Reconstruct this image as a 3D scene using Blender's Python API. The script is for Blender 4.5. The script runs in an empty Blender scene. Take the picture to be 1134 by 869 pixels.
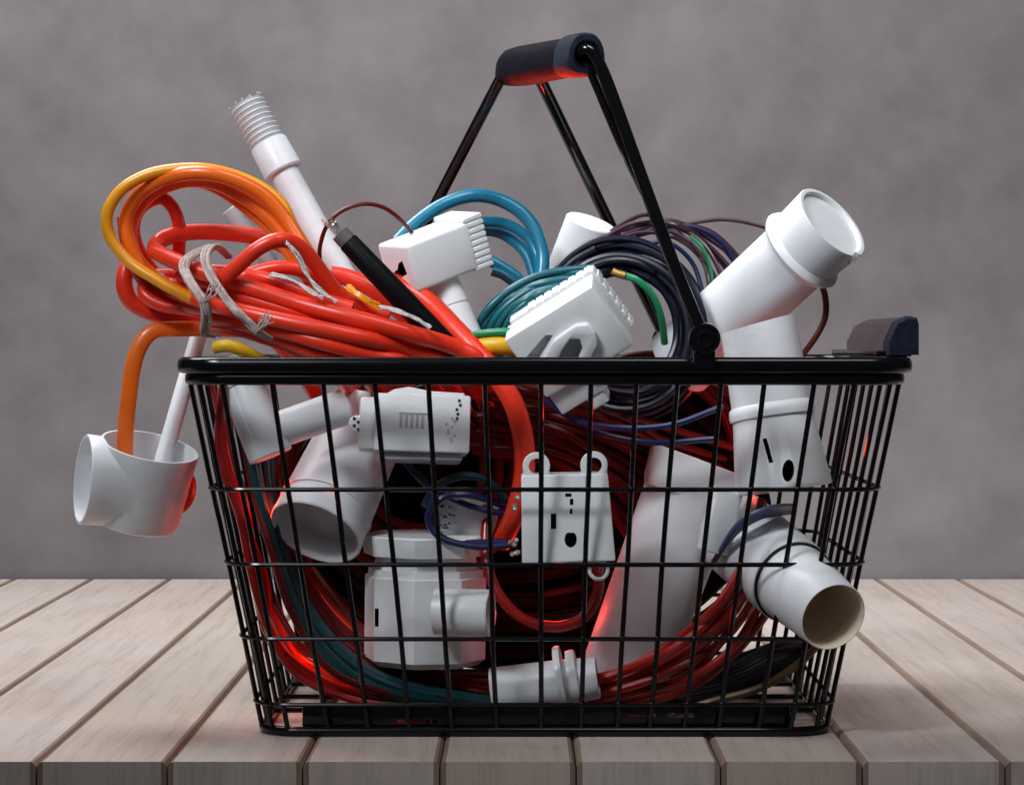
import bpy, bmesh, math, random
from mathutils import Vector, Matrix
random.seed(7)
C = bpy.context.scene.collection
PI = math.pi
R = math.radians

# ------------------------------------------------------------------ camera geometry
# metres; y = 0 is the plane of the basket's front foot, the camera stands 1.4 m before it
F, CX, CY, H, D = 2800.0, 577.0, 377.0, 0.219, 1.4
def at(px, py, y=0.0):
    k = (D + y) / F
    return Vector(((px - CX) * k, y, H - (py - CY) * k))
def L(px, y=0.0):
    return px * (D + y) / F

# ------------------------------------------------------------------ materials
def newmat(name):
    m = bpy.data.materials.new(name); m.use_nodes = True
    nt = m.node_tree; b = nt.nodes['Principled BSDF']
    return m, nt, b
def nnode(nt, t, **kw):
    n = nt.nodes.new(t)
    for k, v in kw.items(): setattr(n, k, v)
    return n
def noise(nt, scale, detail=4, rough=0.55, vec=None):
    n = nnode(nt, 'ShaderNodeTexNoise'); n.inputs['Scale'].default_value = scale
    n.inputs['Detail'].default_value = detail; n.inputs['Roughness'].default_value = rough
    if vec is None:
        t = nnode(nt, 'ShaderNodeTexCoord'); vec = t.outputs['Object']
    nt.links.new(vec, n.inputs['Vector'])
    return n
def ramp(nt, fac, stops):
    r = nnode(nt, 'ShaderNodeValToRGB')
    while len(r.color_ramp.elements) < len(stops): r.color_ramp.elements.new(0.5)
    for e, (p, c) in zip(r.color_ramp.elements, stops):
        e.position = p; e.color = (*c, 1)
    nt.links.new(fac, r.inputs['Fac'])
    return r
def bump(nt, b, h, strength=0.2, dist=0.001):
    n = nnode(nt, 'ShaderNodeBump'); n.inputs['Strength'].default_value = strength
    n.inputs['Distance'].default_value = dist
    nt.links.new(h, n.inputs['Height']); nt.links.new(n.outputs['Normal'], b.inputs['Normal'])
def worn(m, tint=(0.80, 0.76, 0.66)):
    nt = m.node_tree; b = nt.nodes['Principled BSDF']; src = b.inputs['Base Color'].links[0].from_socket
    tc = nnode(nt, 'ShaderNodeTexCoord'); mp = nnode(nt, 'ShaderNodeMapping'); mp.inputs['Scale'].default_value = (30, 30, 260); mp.inputs['Rotation'].default_value = (0.4, 0.7, 0.2)
    nt.links.new(tc.outputs['Object'], mp.inputs['Vector'])
    n = noise(nt, 1.0, 6, 0.7, mp.outputs['Vector']); n2 = noise(nt, 24, 4, 0.6)
    mm = nnode(nt, 'ShaderNodeMath', operation='MULTIPLY'); nt.links.new(n.outputs['Fac'], mm.inputs[0]); nt.links.new(n2.outputs['Fac'], mm.inputs[1])
    r = ramp(nt, mm.outputs[0], [(0.29, (0, 0, 0)), (0.46, (0.55, 0.55, 0.55))])
    x = nnode(nt, 'ShaderNodeMix', data_type='RGBA', blend_type='MULTIPLY')
    nt.links.new(r.outputs['Color'], x.inputs[0]); nt.links.new(src, x.inputs[6]); x.inputs[7].default_value = (*tint, 1)
    nt.links.new(x.outputs[2], b.inputs['Base Color'])
def mul(c, k): return tuple(min(1, x * k) for x in c)
def plastic(name, col, rough=0.35, var=0.1, scale=60, bmp=0.05, coat=0.0, sss=0.0, spec=0.5):
    m, nt, b = newmat(name)
    n = noise(nt, scale, 5)
    r = ramp(nt, n.outputs['Fac'], [(0.3, mul(col, 1 - var)), (0.7, mul(col, 1 + var * 0.5))])
    nt.links.new(r.outputs['Color'], b.inputs['Base Color'])
    n2 = noise(nt, scale * 3, 3)
    mr = nnode(nt, 'ShaderNodeMapRange'); mr.inputs['To Min'].default_value = rough * 0.8; mr.inputs['To Max'].default_value = min(1, rough * 1.25)
    nt.links.new(n2.outputs['Fac'], mr.inputs['Value']); nt.links.new(mr.outputs['Result'], b.inputs['Roughness'])
    n3 = noise(nt, scale * 12, 4)
    bump(nt, b, n3.outputs['Fac'], bmp, 0.0006)
    b.inputs['Coat Weight'].default_value = coat
    b.inputs['Coat Roughness'].default_value = 0.15
    b.inputs['Specular IOR Level'].default_value = spec
    if sss:
        b.inputs['Subsurface Weight'].default_value = sss
        b.inputs['Subsurface Radius'].default_value = (0.004, 0.003, 0.0025)
        b.inputs['Subsurface Scale'].default_value = 0.6
    return m
WHITE = plastic('white_pvc', (0.73, 0.755, 0.79), 0.38, 0.09, 35, 0.06)
WHITE2 = plastic('white_device_plastic', (0.77, 0.79, 0.81), 0.30, 0.06, 40, 0.04)
worn(WHITE); worn(WHITE2)
GREYPVC = plastic('grey_pvc', (0.48, 0.49, 0.52), 0.4, 0.08, 45, 0.08)
WARMSHADE = plastic('tan_inner_shade', (0.82, 0.69, 0.53), 0.6, 0.12, 50, 0.1)  # warm shading inside the spout, put into the colour
MARK = plastic('recess_shade_and_print', (0.02, 0.018, 0.018), 0.6)  # shade of slots and holes put into the colour; also dark print specks
BLACK = plastic('black_plastic_coated_wire', (0.0030, 0.0030, 0.0042), 0.17, 0.2, 60, 0.05, 0.0, 0, 0.36)
RUBBER = plastic('black_foam_grip', (0.006, 0.0055, 0.010), 0.5, 0.3, 120, 0.4, 0.0, 0, 0.02)
FOAMBLUE = plastic('slate_textured_end', (0.010, 0.016, 0.032), 0.6, 0.5, 260, 0.9, 0, 0, 0.1)
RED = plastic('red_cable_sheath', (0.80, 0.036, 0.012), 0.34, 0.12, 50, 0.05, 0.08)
ORANGE = plastic('orange_cable_sheath', (0.85, 0.145, 0.006), 0.33, 0.12, 50, 0.05, 0.2)
AMBER = plastic('amber_cable_sheath', (0.88, 0.34, 0.004), 0.33, 0.10, 50, 0.05, 0.2)
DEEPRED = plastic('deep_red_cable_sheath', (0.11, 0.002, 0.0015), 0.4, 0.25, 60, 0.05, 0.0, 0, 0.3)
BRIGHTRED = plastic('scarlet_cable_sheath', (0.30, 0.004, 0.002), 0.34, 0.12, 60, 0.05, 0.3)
BLUE = plastic('sky_blue_cable_sheath', (0.005, 0.165, 0.28), 0.32, 0.12, 50, 0.05, 0.2)
TEAL = plastic('teal_cable_sheath', (0.006, 0.11, 0.14), 0.35, 0.15, 50, 0.05, 0.1)
DARKTEAL = plastic('deep_teal_cable_sheath', (0.004, 0.045, 0.055), 0.38, 0.15, 50, 0.05, 0.0, 0, 0.35)
GLOSS = plastic('glossy_black_rod', (0.003, 0.003, 0.004), 0.10, 0.2, 60, 0.03, 0.0, 0, 0.55)
NAVY = plastic('navy_wire_sheath', (0.008, 0.009, 0.024), 0.34, 0.2, 70, 0.05, 0.0, 0, 0.45)
ROYAL = plastic('royal_blue_wire_sheath', (0.006, 0.013, 0.075), 0.34, 0.2, 70, 0.05, 0.1)
PLUM = plastic('plum_wire_sheath', (0.05, 0.016, 0.035), 0.34, 0.3, 70, 0.05, 0.1)
DARK = plastic('black_cable_sheath', (0.004, 0.0035, 0.005), 0.45, 0.3, 70, 0.05, 0.0, 0, 0.10)
GREEN = plastic('green_wire_sheath', (0.012, 0.24, 0.10), 0.35, 0.15, 60, 0.05)
YELLOW = plastic('yellow_sheath', (0.80, 0.46, 0.012), 0.4, 0.1, 60, 0.05)
TWINE = plastic('frayed_pale_twine', (0.62, 0.50, 0.47), 0.75, 0.4, 260, 0.9)
BRASS = plastic('brass_contact', (0.6, 0.36, 0.12), 0.35, 0.3, 300, 0.4); BRASS.node_tree.nodes['Principled BSDF'].inputs['Metallic'].default_value = 0.9
STEEL = plastic('bare_wire_strands', (0.6, 0.56, 0.55), 0.35, 0.4, 300, 0.5); STEEL.node_tree.nodes['Principled BSDF'].inputs['Metallic'].default_value = 0.8
REDCLEAR = plastic('red_moulded_tab', (0.45, 0.04, 0.02), 0.3, 0.2, 60, 0.05)

def wood_mat(name, base, dark, bevel=False, endgrain=False):
    m, nt, b = newmat(name)
    tc = nnode(nt, 'ShaderNodeTexCoord'); oi = nnode(nt, 'ShaderNodeObjectInfo')
    off = nnode(nt, 'ShaderNodeVectorMath', operation='SCALE'); off.inputs[0].default_value = (3.1, 7.7, 5.3)
    nt.links.new(oi.outputs['Random'], off.inputs['Scale'])
    add = nnode(nt, 'ShaderNodeVectorMath', operation='ADD')
    nt.links.new(tc.outputs['Object'], add.inputs[0]); nt.links.new(off.outputs[0], add.inputs[1])
    def stretched(sx, sy, sz):
        mp = nnode(nt, 'ShaderNodeMapping'); mp.inputs['Scale'].default_value = (sx, sy, sz)
        nt.links.new(add.outputs[0], mp.inputs['Vector']); return mp.outputs['Vector']
    if endgrain:
        v1, v2 = stretched(420, 40, 40), stretched(60, 30, 12)
    else:
        v1, v2 = stretched(620, 30, 60), stretched(150, 7, 40)
    n1 = noise(nt, 1.0, 6, 0.65, v1); n2 = noise(nt, 1.0, 4, 0.5, v2)
    n0 = noise(nt, 9, 3, 0.5, add.outputs[0])
    mx = nnode(nt, 'ShaderNodeMix', data_type='FLOAT'); mx.inputs[0].default_value = 0.5
    nt.links.new(n1.outputs['Fac'], mx.inputs[2]); nt.links.new(n2.outputs['Fac'], mx.inputs[3])
    r = ramp(nt, mx.outputs[0], [(0.30, dark), (0.52, base), (0.74, mul(base, 1.08))])
    # plank-to-plank tint
    r2 = ramp(nt, oi.outputs['Random'], [(0.0, (0.90, 0.86, 0.80)), (0.35, (1.0, 0.98, 0.96)), (0.7, (0.98, 0.93, 0.91)), (1.0, (1.0, 1.0, 1.0))])
    m2 = nnode(nt, 'ShaderNodeMix', data_type='RGBA', blend_type='MULTIPLY'); m2.inputs[0].default_value = 1.0
    nt.links.new(r.outputs['Color'], m2.inputs[6]); nt.links.new(r2.outputs['Color'], m2.inputs[7])
    r3 = ramp(nt, n0.outputs['Fac'], [(0.3, (0.95, 0.92, 0.88)), (0.65, (1, 1, 1))])
    m3 = nnode(nt, 'ShaderNodeMix', data_type='RGBA', blend_type='MULTIPLY'); m3.inputs[0].default_value = 1.0
    nt.links.new(m2.outputs[2], m3.inputs[6]); nt.links.new(r3.outputs['Color'], m3.inputs[7])
    nt.links.new(m3.outputs[2], b.inputs['Base Color'])
    b.inputs['Roughness'].default_value = 0.62; b.inputs['Specular IOR Level'].default_value = 0.25
    bump(nt, b, mx.outputs[0], 0.25, 0.0004)
    return m
WOOD = wood_mat('pale_limed_wood', (0.545, 0.488, 0.462), (0.415, 0.352, 0.318))
WOODEND = wood_mat('plank_end_grain', (0.66, 0.58, 0.545), (0.46, 0.39, 0.36), endgrain=True)
WOODBEV = wood_mat('stained_plank_edge', (0.31, 0.235, 0.195), (0.21, 0.15, 0.12))

def wall_mat():
    m, nt, b = newmat('grey_plaster')
    n1 = noise(nt, 4.5, 6, 0.6); n2 = noise(nt, 17, 5, 0.6); n3 = noise(nt, 90, 4, 0.6)
    mx = nnode(nt, 'ShaderNodeMix', data_type='FLOAT'); mx.inputs[0].default_value = 0.42
    nt.links.new(n1.outputs['Fac'], mx.inputs[2]); nt.links.new(n2.outputs['Fac'], mx.inputs[3])
    r = ramp(nt, mx.outputs[0], [(0.34, (0.160, 0.148, 0.156)), (0.5, (0.215, 0.199, 0.208)), (0.66, (0.262, 0.244, 0.252))])
    nt.links.new(r.outputs['Color'], b.inputs['Base Color'])
    b.inputs['Roughness'].default_value = 0.9; b.inputs['Specular IOR Level'].default_value = 0.15
    bump(nt, b, n3.outputs['Fac'], 0.12, 0.002)
    return m
WALL = wall_mat()

# ------------------------------------------------------------------ geometry builder
def spline(pts, sub=6, closed=False):
    P = [Vector(p) for p in pts]; n = len(P); out = []
    if n < 3 and not closed:
        return [P[0].lerp(P[1], i / sub) for i in range(sub + 1)]
    for i in range(n if closed else n - 1):
        if closed: p0, p1, p2, p3 = P[(i-1) % n], P[i], P[(i+1) % n], P[(i+2) % n]
        else:
            p1, p2 = P[i], P[i+1]
            p0 = P[i-1] if i > 0 else p1 * 2 - p2
            p3 = P[i+2] if i + 2 < n else p2 * 2 - p1
        for k in range(sub):
            t = k / sub
            out.append(0.5 * ((2*p1) + (p2-p0)*t + (2*p0-5*p1+4*p2-p3)*t*t + (3*p1-p0-3*p2+p3)*t**3))
    if not closed: out.append(P[-1])
    return out

class G:
    def __init__(s): s.v = []; s.f = []; s.m = []; s.mats = []
    def mi(s, mat):
        if mat not in s.mats: s.mats.append(mat)
        return s.mats.index(mat)
    def add(s, vs, fs, mat):
        o = len(s.v); k = s.mi(mat)
        s.v += [Vector(v) for v in vs]; s.f += [tuple(o + i for i in f) for f in fs]; s.m += [k] * len(fs)
        return s
    def tube(s, pts, r, mat, seg=10, sub=6, closed=False, flat=1.0, taper=None, raw=False):
        P = pts if raw else spline(pts, sub, closed)
        n = len(P); T = []
        for i in range(n):
            a = P[(i-1) % n] if (closed or i > 0) else P[0]
            b = P[(i+1) % n] if (closed or i < n-1) else P[-1]
            d = (b - a); T.append(d.normalized() if d.length > 1e-9 else Vector((0, 0, 1)))
        N = T[0].cross(Vector((0, -1, 0.2))); N = N.normalized() if N.length > 1e-3 else T[0].orthogonal().normalized()
        vs = []
        for i in range(n):
            N = (N - T[i] * N.dot(T[i])).normalized(); B = T[i].cross(N)
            rr = r if taper is None else r * taper(i / max(1, n-1))
            for k in range(seg):
                a = 2*PI*k/seg
                vs.append(P[i] + N * (rr*math.cos(a)) + B * (rr*flat*math.sin(a)))
        fs = []
        for i in range(n if closed else n-1):
            j = (i+1) % n
            for k in range(seg):
                k2 = (k+1) % seg
                fs.append((i*seg+k, i*seg+k2, j*seg+k2, j*seg+k))
        if not closed:
            fs.append(tuple(range(seg-1, -1, -1))); fs.append(tuple((n-1)*seg + k for k in range(seg)))
        return s.add(vs, fs, mat)
    def lathe(s, prof, p, axis, mat, seg=48, rot=0.0, sq=None, up=None):
        """prof: (t, r) along the axis from p"""
        A = Vector(axis).normalized()
        U = Vector(up) if up else Vector((0, -1, 0.01))
        U = (U - A*U.dot(A)).normalized(); W = A.cross(U); vs = []; fs = []
        for t, r in prof:
            for k in range(seg):
                a = rot + 2*PI*k/seg
                q = 1.0
                if sq: q = 1.0 / (abs(math.cos(a))**sq + abs(math.sin(a))**sq)**(1/sq)
                vs.append(p + A*t + U*(r*q*math.cos(a)) + W*(r*q*math.sin(a)))
        for i in range(len(prof)-1):
            for k in range(seg):
                k2 = (k+1) % seg
                fs.append((i*seg+k, i*seg+k2, (i+1)*seg+k2, (i+1)*seg+k))
        fs.append(tuple(range(seg-1, -1, -1))); fs.append(tuple((len(prof)-1)*seg+k for k in range(seg)))
        return s.add(vs, fs, mat)
    def bm(s, bm, mat, M=None):
        bm.normal_update()
        vs = [(M @ v.co) if M else v.co.copy() for v in bm.verts]
        bm.verts.index_update()
        fs = [tuple(v.index for v in f.verts) for f in bm.faces]
        bm.free(); return s.add(vs, fs, mat)
    def box(s, M, size, c, mat, bev=0.0, seg=2):
        b = bmesh.new(); bmesh.ops.create_cube(b, size=1.0)
        for v in b.verts: v.co = Vector((v.co.x*size[0]+c[0], v.co.y*size[1]+c[1], v.co.z*size[2]+c[2]))
        if bev: bmesh.ops.bevel(b, geom=b.edges[:], offset=bev, segments=seg, affect='EDGES', profile=0.5)
        return s.bm(b, mat, M)
    def prism(s, poly, y0, y1, mat, bev=0.0, M=None):
        """poly: (x, z) pairs, extruded from y0 (front) to y1"""
        b = bmesh.new()
        A = [b.verts.new((x, y0, z)) for x, z in poly]; B = [b.verts.new((x, y1, z)) for x, z in poly]
        n = len(poly); b.faces.new(A); b.faces.new(B[::-1])
        for i in range(n): b.faces.new((A[i], B[i], B[(i+1) % n], A[(i+1) % n]))
        bmesh.ops.recalc_face_normals(b, faces=b.faces[:])
        if bev:
            ed = [e for e in b.edges if e.calc_face_angle(0) > 0.35]
            bmesh.ops.bevel(b, geom=ed, offset=bev, segments=2, affect='EDGES', profile=0.5)
        return s.bm(b, mat, M)
    def join(s, o):
        base = len(s.v); s.v += o.v
        for f, k in zip(o.f, o.m):
            s.f.append(tuple(base+i for i in f)); s.m.append(s.mi(o.mats[k]))
        return s
    def mesh(s, name, origin):
        me = bpy.data.meshes.new(name)
        me.from_pydata([v - origin for v in s.v], [], s.f); me.update()
        for m in s.mats: me.materials.append(m)
        me.polygons.foreach_set('material_index', s.m)
        b = bmesh.new(); b.from_mesh(me); bmesh.ops.recalc_face_normals(b, faces=b.faces[:]); b.to_mesh(me); b.free()
        me.polygons.foreach_set('use_smooth', [True]*len(me.polygons))
        me.set_sharp_from_angle(angle=R(38)); me.update()
        return me
    def base(s):
        xs = [v.x for v in s.v]; ys = [v.y for v in s.v]; zs = [v.z for v in s.v]
        return Vector(((min(xs)+max(xs))/2, (min(ys)+max(ys))/2, min(zs)))

def boolean(g, others, op='DIFFERENCE'):
    """real holes and joins: evaluated once, helpers are deleted again"""
    z = Vector((0, 0, 0))
    o = bpy.data.objects.new('tmp', g.mesh('tmp', z)); C.objects.link(o); tmp = [o]
    for h in others:
        c = bpy.data.objects.new('tmp', h.mesh('tmp', z)); C.objects.link(c); tmp.append(c)
        m = o.modifiers.new('b', 'BOOLEAN'); m.operation = op; m.object = c; m.solver = 'EXACT'; m.material_mode = 'TRANSFER'
    dg = bpy.context.evaluated_depsgraph_get(); dg.update()
    me = bpy.data.meshes.new_from_object(o.evaluated_get(dg))
    out = G()
    out.mats = [m for m in me.materials if m]
    out.v = [v.co.copy() for v in me.vertices]; out.f = [tuple(p.vertices) for p in me.polygons]
    out.m = [min(p.material_index, len(out.mats)-1) for p in me.polygons]
    for t in tmp:
        d = t.data; bpy.data.objects.remove(t); bpy.data.meshes.remove(d)
    bpy.data.meshes.remove(me)
    return out

def tag(o, label, cat, group=None):
    o['label'] = label; o['category'] = cat
    if group: o['group'] = group
def thing(name, label, cat, parts, group=None, origin=None):
    """parts: (name, G[, sub-parts][, label]); one part -> a single mesh object"""
    if len(parts) == 1 and len(parts[0]) == 2:
        g = parts[0][1]; o0 = origin or g.base()
        o = bpy.data.objects.new(name, g.mesh(name, o0)); o.location = o0; C.objects.link(o)
        tag(o, label, cat, group); return o
    if origin is None:
        allg = G()
        for p in parts: allg.v += p[1].v
        origin = allg.base()
    root = bpy.data.objects.new(name, None); root.empty_display_size = 0.02
    root.location = origin; C.objects.link(root); tag(root, label, cat, group)
    for p in parts:
        o = bpy.data.objects.new(p[0], p[1].mesh(p[0], origin)); C.objects.link(o); o.parent = root
        for x in p[2:]:
            if isinstance(x, str): o['label'] = x
            else:
                for q in x:
                    c = bpy.data.objects.new(q[0], q[1].mesh(q[0], origin)); C.objects.link(c); c.parent = o
    return root
def frame(px, py, y, roll=0, yaw=0, pitch=0):
    """local x right, z up, -y to the viewer; roll lifts the right end, yaw turns the right end away"""
    return Matrix.Translation(at(px, py, y)) @ Matrix.Rotation(R(-roll), 4, 'Y') @ Matrix.Rotation(R(pitch), 4, 'X') @ Matrix.Rotation(R(yaw), 4, 'Z')
def PX(pts, y=None):
    return [at(*(p if len(p) == 3 else (p[0], p[1], y))) for p in pts]
def pipe_prof(Lg, r, wall=0.0025, depth=0.05, r2=None):
    """open pipe from t=0 (closed) to t=Lg (open, bored to 'depth')"""
    r2 = r2 or r
    depth = min(depth, Lg*0.9)
    rd = r2 + (r-r2)*(depth/Lg)
    return [(0, r*0.9), (0.0015, r), (Lg*0.5, (r+r2)/2), (Lg-0.0008, r2), (Lg, r2-0.0007), (Lg, r2-wall+0.0007), (Lg-0.0008, r2-wall), (Lg-depth, rd-wall), (Lg-depth, 0.0005)]

# ------------------------------------------------------------------ setting: wall and table
TB, TF = 0.922, -0.084
w = G(); w.box(Matrix.Identity(4), (7, 0.1, 4.2), (0, TB+0.06, 0.9), WALL)
wo = bpy.data.objects.new('wall', w.mesh('wall', Vector((0, TB, 0)))); wo.location = (0, TB, 0); C.objects.link(wo)
wo['kind'] = 'structure'

seams = [-.2523, -.1842, -.1137, -.0423, .0287, .1039, .1776, .2519]
for i in range(9): seams.insert(0, seams[0] - 0.0712)
for i in range(9): seams.append(seams[-1] + 0.0745)
table_parts = []
def plank(x0, x1):
    g = G(); ch, cf, T = 0.0029, 0.0026, 0.036
    x0 += 0.0004; x1 -= 0.0004
    y0, y1 = TF, TB
    # cross-section with stained bevels, extruded along the board
    sec = [(x0, -T), (x0, -cf), (x0+ch*0.45, -cf*0.22), (x0+ch, 0), (x1-ch, 0), (x1-ch*0.45, -cf*0.22), (x1, -cf), (x1, -T)]
    n = len(sec); NY = 2
    vs = []
    for j in range(NY):
        y = y0 + (y1-y0)*j/(NY-1)
        vs += [(x, y, z) for x, z in sec]
    mats = [WOODBEV, WOODBEV, WOODBEV, WOOD, WOODBEV, WOODBEV, WOODBEV, WOODBEV]
    for i in range(n):
        k = (i+1) % n
        g.add([vs[i], vs[k], vs[n+k], vs[n+i]], [(0, 1, 2, 3)], mats[i])
    # front end: end grain with stained bevel strips at both sides
    a = ch*0.9
    def quad(pts, m): g.add([(x, y0, z) for x, z in pts], [tuple(range(len(pts)))], m)
    quad([(x0+ch, -T), (x1-ch, -T), (x1-ch, 0), (x0+ch, 0)], WOODEND)
    quad([(x0, -T), (x0+ch, -T), (x0+ch, 0), (x0+ch*0.45, -cf*0.22), (x0, -cf)], WOODBEV)
    quad([(x1-ch, -T), (x1, -T), (x1, -cf), (x1-ch*0.45, -cf*0.22), (x1-ch, 0)], WOODBEV)
    g.add([(x, y1, z) for x, z in sec], [tuple(range(n))[::-1]], WOODEND)
    return g
def weld(g):
    b = bmesh.new(); me = g.mesh('t', Vector((0, 0, 0))); b.from_mesh(me); bmesh.ops.remove_doubles(b, verts=b.verts[:], dist=1e-6)
    return g
tb = bpy.data.objects.new('table', None); tb.location = (0, 0, 0); C.objects.link(tb)
tag(tb, 'pale limed wood table of planks with brown seams between them, under the black basket', 'table')
for a, b_ in zip(seams, seams[1:]):
    o = bpy.data.objects.new('plank', plank(a, b_).mesh('plank', Vector((0, 0, 0)))); C.objects.link(o); o.parent = tb

# ------------------------------------------------------------------ wire basket
BX = 0.013
ZT = 0.2055
def half(z):   # half width, front y, back y
    t = z / 0.208
    return 0.157 + 0.040*t, -0.030*t, 0.222 + 0.030*t
def ring(z, grow=0.0, rc=0.022, n=7):
    hw, yf, yb = half(z); hw += grow; yf -= grow; yb += grow
    pts = []
    for cx, cy, a0 in ((hw-rc, yb-rc, 0), (-hw+rc, yb-rc, 90), (-hw+rc, yf+rc, 180), (hw-rc, yf+rc, 270)):
        for k in range(n+1):
            a = R(a0 + 90*k/n); pts.append(Vector((BX + cx + rc*math.cos(a), cy + rc*math.sin(a), z)))
    return pts
def sweep(path, sec, mat):
    """closed horizontal path, section in (outward, z)"""
    g = G(); n = len(path); m = len(sec); vs = []
    for i in range(n):
        t = (path[(i+1) % n] - path[i-1]).normalized(); nrm = Vector((t.y, -t.x, 0))
        vs += [path[i] + nrm*u + Vector((0, 0, w_)) for u, w_ in sec]
    fs = [(i*m+k, i*m+(k+1) % m, ((i+1) % n)*m+(k+1) % m, ((i+1) % n)*m+k) for i in range(n) for k in range(m)]
    return g.add(vs, fs, mat)
parts = []
# rim: an upper roll over a slimmer lower roll
def roll(cz, hz, hu, cu=0):
    return [(cu + hu*math.copysign(abs(math.cos(a))**0.75, math.cos(a)), cz + hz*math.copysign(abs(math.sin(a))**0.75, math.sin(a))) for a in [2*PI*k/14 for k in range(14)]]
rim = sweep(ring(ZT, 0.001), roll(0.0, 0.0046, 0.0046), BLACK)
rim2 = sweep(ring(ZT-0.0072, -0.0005), roll(0.0, 0.0036, 0.0036), BLACK)
parts.append(('rim', rim.join(rim2)))
for z in (0.1378, 0.0963, 0.0550, 0.0180):
    parts.append(('hoop_wire', G().tube(ring(z, 0.0016), 0.00128, BLACK, 8, raw=True, closed=True)))
parts.append(('base_ring', G().tube(ring(0.0028), 0.0027, BLACK, 10, raw=True, closed=True)))
def upright(xt, side):
    """xt: position along the top edge; side: front/back/left/right"""
    pts = []
    for z in (ZT-0.008, 0.15, 0.10, 0.05, 0.016, 0.0035):
        hw, yf, yb = half(z); k = hw / half(ZT)[0]
        if side == 'front': pts.append(Vector((BX + (xt-BX)*k, yf, z)))
        elif side == 'back': pts.append(Vector((BX + (xt-BX)*k, yb, z)))
        else:
            yt0, yt1 = half(ZT)[1:]
            y = yf + (yb-yf)*(xt-yt0)/(yt1-yt0)
            pts.append(Vector((BX + (-hw if side == 'left' else hw), y, z)))
    for p in pts[1:4]: p += Vector((random.uniform(-.0006, .0006), random.uniform(-.0003, .0003), 0)) if side in ('front', 'back') else Vector((random.uniform(-.0003, .0003), random.uniform(-.0006, .0006), 0))
    return G().tube(pts, 0.00142, BLACK, 8, sub=3)
FW = [242, 298, 355, 413, 473, 536, 599, 655, 706, 752, 801, 849, 905, 950]
for px in FW:
    X = at(px, 418, -0.03).x
    parts.append(('upright_wire', upright(X, 'front')))
for px in FW[::1]:
    parts.append(('upright_wire', upright(at(px, 418, -0.03).x, 'back')))
for k in range(8):
    y = -0.012 + 0.246*k/7
    parts.append(('upright_wire', upright(y, 'left'))); parts.append(('upright_wire', upright(y, 'right')))
# corner wires
for sx in (-1, 1):
    for f in (0, 1):
        pts = []
        for z in (ZT-0.008, 0.15, 0.10, 0.05, 0.016, 0.0035):
            hw, yf, yb = half(z); q = 0.0064
            pts.append(Vector((BX + sx*(hw-q), (yf+q) if f == 0 else (yb-q), z)))
        parts.append(('upright_wire', G().tube(pts, 0.00142, BLACK, 8, sub=3)))
# floor wires
for k in range(9):
    X = BX - 0.13 + 0.26*k/8
    parts.append(('floor_wire', G().tube([Vector((X, 0.002, 0.0035)), Vector((X, 0.11, 0.0035)), Vector((X, 0.220, 0.0035))], 0.0016, BLACK, 6, sub=2)))
for y in (0.055, 0.11, 0.165):
    parts.append(('floor_wire', G().tube([Vector((BX-0.155, y, 0.0065)), Vector((BX, y, 0.0065)), Vector((BX+0.155, y, 0.0065))], 0.0015, BLACK, 6, sub=2)))
# low front band with slits
def band(y, px0, px1, slits):
    a = at(px0, 783, y); b = at(px1, 812, y)
    g = G().box(Matrix.Identity(4), (b.x-a.x, 0.003, 0.0125), ((a.x+b.x)/2, y, 0.0102), BLACK, 0.0008)
    cut = []
    for (u0, v0, u1, v1) in slits:
        p, q = at(u0, v0, y), at(u1, v1, y)
        cut.append(G().box(Matrix.Identity(4), (q.x-p.x, 0.02, abs(p.z-q.z)), ((p.x+q.x)/2, y, (p.z+q.z)/2), BLACK))
    return boolean(g, cut)
parts.append(('base_band', band(0.0045, 335, 875, [(440, 796, 486, 801), (440, 805, 486, 811), (696, 789, 728, 794), (738, 789, 768, 794), (696, 806, 770, 811)])))
# handles: two bails that meet in one padded grip
g0, g1 = at(650, 60, -0.034), at(563, 76, 0.13)
ax = (g1-g0)
grip = G()
up = Vector((0, 0, 1)); sidev = ax.normalized().cross(up).normalized(); upv = sidev.cross(ax.normalized())
def grip_ring(t, wid, hgt, drop=0):
    c = g0 + ax*t + upv*drop; out = []
    for k in range(28):
        a = 2*PI*k/28
        ca, sa = math.cos(a), math.sin(a)
        ww = wid*(1.0 - 0.22*sa)
        out.append(c + sidev*(ww*math.copysign(abs(ca)**0.7, ca)) + upv*(hgt*math.copysign(abs(sa)**0.75, sa)))
    return out
stations = [(0.0, .0085, .0090), (0.004, .0112, .0122), (0.02, .0124, .0136), (0.16, .0126, .0138), (0.17, .0108, .0122), (0.30, .0110, .0126), (0.80, .0118, .0136), (0.93, .0114, .0130), (0.985, .0098, .0110), (1.0, .0075, .008)]
vs = []; fs = []
for t, a, b_ in stations: vs += grip_ring(t, a*.88, b_*.86)
for i in range(len(stations)-1):
    for k in range(28): fs.append((i*28+k, i*28+(k+1) % 28, (i+1)*28+(k+1) % 28, (i+1)*28+k))
fs.append(tuple(range(27, -1, -1))); fs.append(tuple((len(stations)-1)*28+k for k in range(28)))
grip.add(vs, fs, RUBBER)
for i, f in enumerate(grip.f):
    if i < 28*4: grip.m[i] = grip.mi(FOAMBLUE)
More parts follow.
